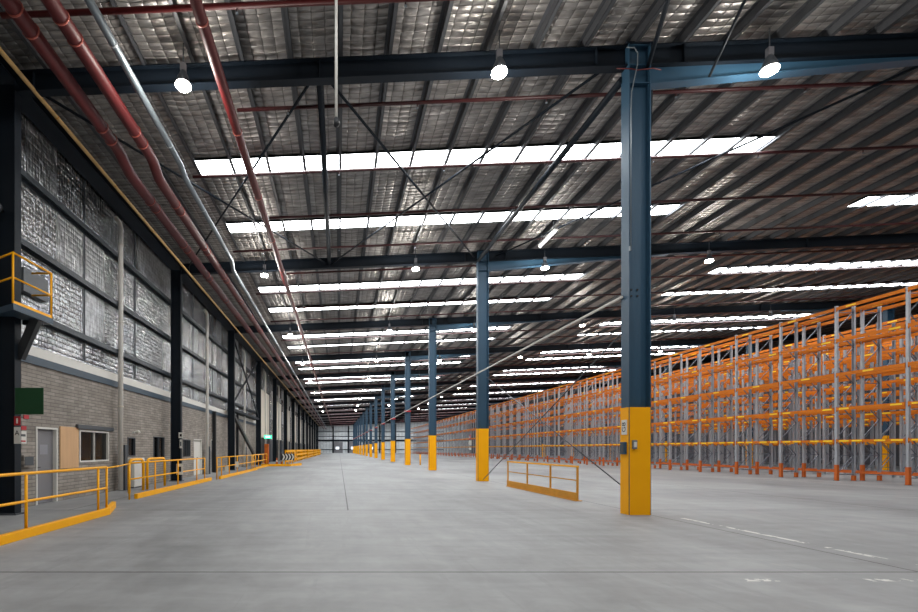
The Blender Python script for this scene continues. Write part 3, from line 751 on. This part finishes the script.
def wall_lamp(y, z, label):
    t = thing('wall_light', label, 'wall light', (XL, y, z), 'small wall lights')
    MB().box(0, .08, -.06, .06, -.05, .05, m_white).build('bracket', t); MB().tube([(.05, 0, 0), (.2, 0, .03), (.24, 0, -.03)], [.04, .07, .07], m_white, 12).build('lamp_head', t)
wall_lamp(18.5, 2.15, 'small white wall light above the narrow dark window')
# downpipes with steel guards
for i in range(8):
    y = 16.9+11.1*i
    t = thing('downpipe', 'white rainwater downpipe on left wall, %s from the camera' % nth(i+1), 'downpipe', (-7.85, y, 0), 'downpipes on left wall')
    MB().tube([(0, 0, .02), (0, 0, 9.4), (-.04, 0, 9.62), (-.18, 0, 9.8)], .085, m_white, 16).build('pipe_run', t)
    mb = MB()
    mb.box(-.1, .12, .1, .115, 0, 1.65, m_dgrey); mb.box(.105, .12, .115, .30, 0, 1.65, m_dgrey); mb.box(-.1, .105, .285, .30, 0, 1.65, m_dgrey)
    mb.build('steel_guard', t)
    for z in (3.0, 6.0, 8.8): MB().tube([(0, 0, z), (0, 0, z+.05)], .097, m_cream, 16).build('pipe_clip', t)
# wall posts and diagonal brace
tag(MB().box(-8.05, -7.85, 29.9, 30.1, 0, 3.9, m_black).build('wall_post'), 'slim black post on block wall beyond the second downpipe', 'post', 'slim wall posts')
tag(MB().box(-7.98, -7.8, 36.4, 36.65, 0, 4.2, m_black).build('wall_post'), 'slim black post on block wall behind the diagonal brace', 'post', 'slim wall posts')
tag(MB().bar((-7.65, 33.6, 4.15), (-7.65, 44.1, .3), .18, .25, m_black).build('diagonal_brace'), 'heavy dark diagonal brace between third and fourth wall columns', 'brace')
tag(MB().bar((-7.72, 33.5, 4.5), (-7.72, 44.2, 9.6), .1, .12, m_navy_shade).build('diagonal_brace'), 'thin dark brace high on wall rising away from third wall column', 'brace', 'high wall braces')
tag(MB().bar((-7.58, 33.5, 9.6), (-7.58, 44.2, 4.5), .1, .12, m_navy_shade).build('diagonal_brace'), 'thin dark brace high on wall falling away from third wall column', 'brace', 'high wall braces')
tag(MB().box(-7.95, -7.5, 33.5, 44.2, 4.22, 4.4, m_navy_shade).build('wall_beam'), 'dark horizontal beam above the diagonal wall brace', 'beam')
# cream shutters in the dock wall
for i in range(11):
    y = 46.8+11.2*i
    t = thing('dock_shutter', 'cream dock shutter high on left wall, %s from the camera' % nth(i+1), 'shutter', (XL+.02, y, 0), 'dock shutters')
    MB().box(-.04, .14, .4, 6.6, 2.7, 7.6, m_cream).build('shutter_curtain', t)
    MB().box(-.04, .02, .6, 6.4, .0, 2.7, m_black).build('dark_opening', t)
    MB().box(-.04, .2, .2, .4, 0, 7.8, m_white).build('guide_rail', t); MB().box(-.04, .2, 6.6, 6.8, 0, 7.8, m_dgrey).build('guide_rail', t)
# orange panel, exit sign
t = thing('dock_cabinet', 'tall orange cabinet by the left wall beneath the exit sign', 'cabinet', (-7.0, 46.6, 0))
MB().box(-.4, .0, 0, .4, .05, 2.0, m_orgd).build('body', t, bevel=.01); MB().box(-.37, -.03, .02, .38, 0, .05, m_black).build('plinth', t); MB().box(-.36, -.04, -.02, 0, .15, 1.92, m_orgd).build('door', t)
t = thing('exit_sign', 'small glowing green exit sign hanging above the orange cabinet', 'sign', (-6.8, 45.0, 0))
MB().box(-.36, .36, -.04, .04, 2.5, 2.82, m_exitlit).build('lit_panel', t); MB().box(-.2, .2, -.05, -.041, 2.58, 2.74, m_exitpale).build('pale_symbol', t)
mb = MB(); mb.tube([(0, 0, 2.82), (0, 0, 9.6)], .015, m_dgrey, 6); mb.build('hanging_rod', t)
# road cones by the chevron board
def cone(x, y, lab):
    t = thing('traffic_cone', lab, 'cone', (x, y, 0), 'traffic cones')
    MB().box(-.18, .18, -.18, .18, 0, .04, m_orgd).build('base', t)
    MB().tube([(0, 0, .04), (0, 0, .7)], [.14, .03], m_orgd, 16).build('cone_body', t)
    MB().tube([(0, 0, .35), (0, 0, .5)], [.102, .076], m_white, 16).build('reflective_band', t)
cone(-5.6, 42.3, 'orange traffic cone left of the chevron board, nearer one'); cone(-5.35, 44.0, 'orange traffic cone half behind the chevron board, farther one')
# white notices
def plate(name, x, y, z, w, h, label, m, face='y', grp='white notices', marks=True):
    t = thing(name, label, 'sign', (x, y, z), grp)
    if face == 'y': MB().box(-w/2, w/2, -.012, 0, -h/2, h/2, m).build('sign_plate', t)
    else: MB().box(0, .012, -w/2, w/2, -h/2, h/2, m).build('sign_plate', t)
    return t
def mark(t, x0, x1, z0, z1, m, face='y'):
    if face == 'y': MB().box(x0, x1, -.016, -.0125, z0, z1, m).build('printed_mark', t)
    else: MB().box(.0125, .016, x0, x1, z0, z1, m).build('printed_mark', t)
t = plate('notice_sign', -7.36, 21.87, 2.14, .2, .26, 'white notice high on the second wall column', m_white); mark(t, -.05, .05, -.06, .06, m_black)
t = plate('notice_sign', -7.36, 21.87, 1.74, .1, .4, 'narrow white notice lower on the second wall column', m_white); mark(t, -.03, .03, -.1, .1, m_dgrey)
t = plate('notice_sign', XL+.03, 30.35, 2.35, .9, .36, 'white notice above the blue double door', m_white, 'x'); mark(t, -.3, .3, -.07, .07, m_dgrey, 'x')
t = plate('notice_sign', -6.15, 18.15, .72, .26, .42, 'white notice hung on the second railing', m_white); mark(t, -.06, .06, -.1, .1, m_black)
t = plate('notice_sign', -5.95, 27.4, .6, .2, .34, 'white notice hung low on the third railing', m_white)
t = plate('notice_sign', -5.95, 24.9, .45, .2, .34, 'white notice low on the third railing, nearer one', m_white)
# signs at the first wall column
t = plate('green_panel', -6.98, 10.6, 2.58, .64, .60, 'square dark green panel projecting from the first wall column', m_green, grp=None)
MB().bar((-.33, .03, .25), (-.12, .03, .25), .03, .03, m_black).build('bracket', t)
t = plate('fire_sign', -7.3, 10.67, 2.14, .14, .2, 'small red fire equipment sign with white symbol on wall column', m_redsign, grp=None)
MB().box(-.02, .02, -.016, -.0125, -.06, .06, m_white).build('printed_mark', t)
def text(parent, body, size, loc, rot, m):
    cu = bpy.data.curves.new('lettering', 'FONT'); cu.body = body; cu.size = size; cu.extrude = .001; cu.align_x = 'CENTER'; cu.align_y = 'CENTER'
    cu.materials.append(m); tmp = bpy.data.objects.new('tmp', cu)
    me = bpy.data.meshes.new_from_object(tmp); bpy.data.objects.remove(tmp)
    o = bpy.data.objects.new('lettering', me); COL.objects.link(o); o.parent = parent; o.location = loc; o.rotation_euler = rot; return o
t = plate('letter_sign', -7.3, 10.67, 1.81, .14, .38, 'white plate with black letter A on first wall column', m_white, grp=None)
text(t, 'A', .16, (0, -.0145, .05), (math.pi/2, 0, 0), m_black)
t = plate('wall_notice', XL+.01, 12.15, 2.33, .2, .1, 'small red notice on block wall beneath the green panel', m_redsign, 'x', grp='block wall notices')
t = plate('wall_notice', XL+.01, 12.03, 2.04, .24, .1, 'red strip notice on block wall above the white one', m_redsign, 'x', grp='block wall notices')
t = plate('wall_notice', XL+.01, 12.03, 1.8, .24, .32, 'white printed notice on block wall left of the door', m_white, 'x', grp='block wall notices')
mark(t, -.08, .08, .02, .08, m_dgrey, 'x'); mark(t, -.08, .08, -.12, -.08, m_redsign, 'x')
t = thing('wall_shelf', 'small dark shelf box on block wall below the notices', 'shelf', (XL, 12.1, 1.2))
MB().box(0, .12, -.2, .2, -.16, .14, m_block).build('box', t); MB().box(.12, .13, -.17, .17, -.12, .1, m_dgrey).build('front', t)

# signs on the first central column
t = thing('column_sign', 'white upright plate with rotated characters on yellow column base', 'sign', (6.578, 10.83, 2.0))
MB().box(-.012, 0, -.1, .1, -.17, .17, m_white).build('sign_plate', t)
text(t, 'G8', .19, (-.0135, 0, 0), (0, -math.pi/2, 0), m_black)
t = thing('meter_box', 'dark blue slim box on left side of yellow column base', 'box', (6.578, 10.83, 1.52))
MB().box(-.05, 0, -.09, .09, -.14, .14, m_blue).build('body', t, bevel=.005); MB().box(-.056, -.05, -.05, .05, -.1, .1, m_dgrey).build('cover', t)
t = thing('socket_box', 'small pale grey box on front of yellow column base', 'box', (6.69, 10.668, 1.6))
MB().box(-.045, .045, -.06, 0, -.1, .1, m_silver).build('body', t, bevel=.005); MB().box(-.03, .03, -.066, -.06, -.06, .06, m_white).build('cover', t)

# ------------------------------------------------------------------ cantilever platform, upper left
t = thing('access_platform', 'small platform with yellow handrail high on the first wall column', 'platform', (0, 0, 0))
deck = [(-8.0, 10.66), (-7.5, 10.40), (-7.0, 10.1), (-6.9, 11.35), (-7.38, 11.35), (-7.38, 10.66)]
MB().prism(deck, m_bandblue, 'z', 4.50, 4.64).build('deck', t)
mb = MB(); mb.bar((-7.38, 10.85, 3.6), (-6.98, 10.85, 4.5), .14, .2, m_black); mb.bar((-7.38, 11.0, 4.45), (-6.95, 11.0, 4.45), .1, .1, m_navy_shade); mb.build('support_bracket', t)
rl = [(-7.9, 10.62), (-7.02, 10.12), (-6.93, 11.32)]
for z, nm in ((5.73, 'top_rail'), (5.2, 'mid_rail')):
    MB().tube([(rl[0][0], rl[0][1], z), (rl[1][0], rl[1][1], z), (rl[2][0], rl[2][1], z), (-7.4, 11.32, z)], .022, m_yelrail, 10).build(nm, t)
for p in ((-7.6, 10.45), rl[1], rl[2]): MB().tube([(p[0], p[1], 4.64), (p[0], p[1], 5.73)], .022, m_yelrail, 10).build('post', t)
MB().prism([(-7.02, 10.12), (-7.0, 10.12), (-6.91, 11.32), (-6.93, 11.32)], m_yelrail, 'z', 4.64, 4.7).build('toe_board', t)
tag(MB().box(XL, XL+.15, 11.85, 12.85, 5.5, 6.1, m_dgrey).build('wall_unit'), 'dark ventilation unit on the foil wall behind the platform', 'unit')
t = thing('wall_lamp', 'dark round lamp on the first wall column above the platform', 'lamp', (-7.7, 10.67, 6.95))
MB().tube([(0, .1, 0), (0, -.05, 0)], .03, m_black, 8).build('arm', t); MB().tube([(0, -.05, 0), (0, -.25, -.03)], [.1, .17], m_dgrey, 16).build('lamp_shade', t)

# ------------------------------------------------------------------ world, camera
w = bpy.data.worlds.new('World'); SC.world = w; w.use_nodes = True
bg = w.node_tree.nodes['Background']; bg.inputs[0].default_value = (.75, .85, 1, 1); bg.inputs[1].default_value = 0.6
cam = bpy.data.cameras.new('camera'); co = bpy.data.objects.new('camera', cam); COL.objects.link(co)
co.location = (0, 0, 1.5); co.rotation_euler = (math.pi/2, 0, 0)
cam.sensor_width = 36; cam.lens = F/918*36; cam.shift_x = (459-339)/918; cam.shift_y = (449-306)/918
cam.clip_end = 500; cam.clip_start = .05
SC.camera = co
vs = SC.view_settings; vs.view_transform = 'Standard'; vs.look = 'None'; vs.gamma = 1; vs.use_curve_mapping = False
vs.exposure = 0.65
SC.cycles.use_denoising = True
SC.cycles.max_bounces = 8; SC.cycles.diffuse_bounces = 5; SC.cycles.glossy_bounces = 3
SC.cycles.sample_clamp_indirect = 4.0
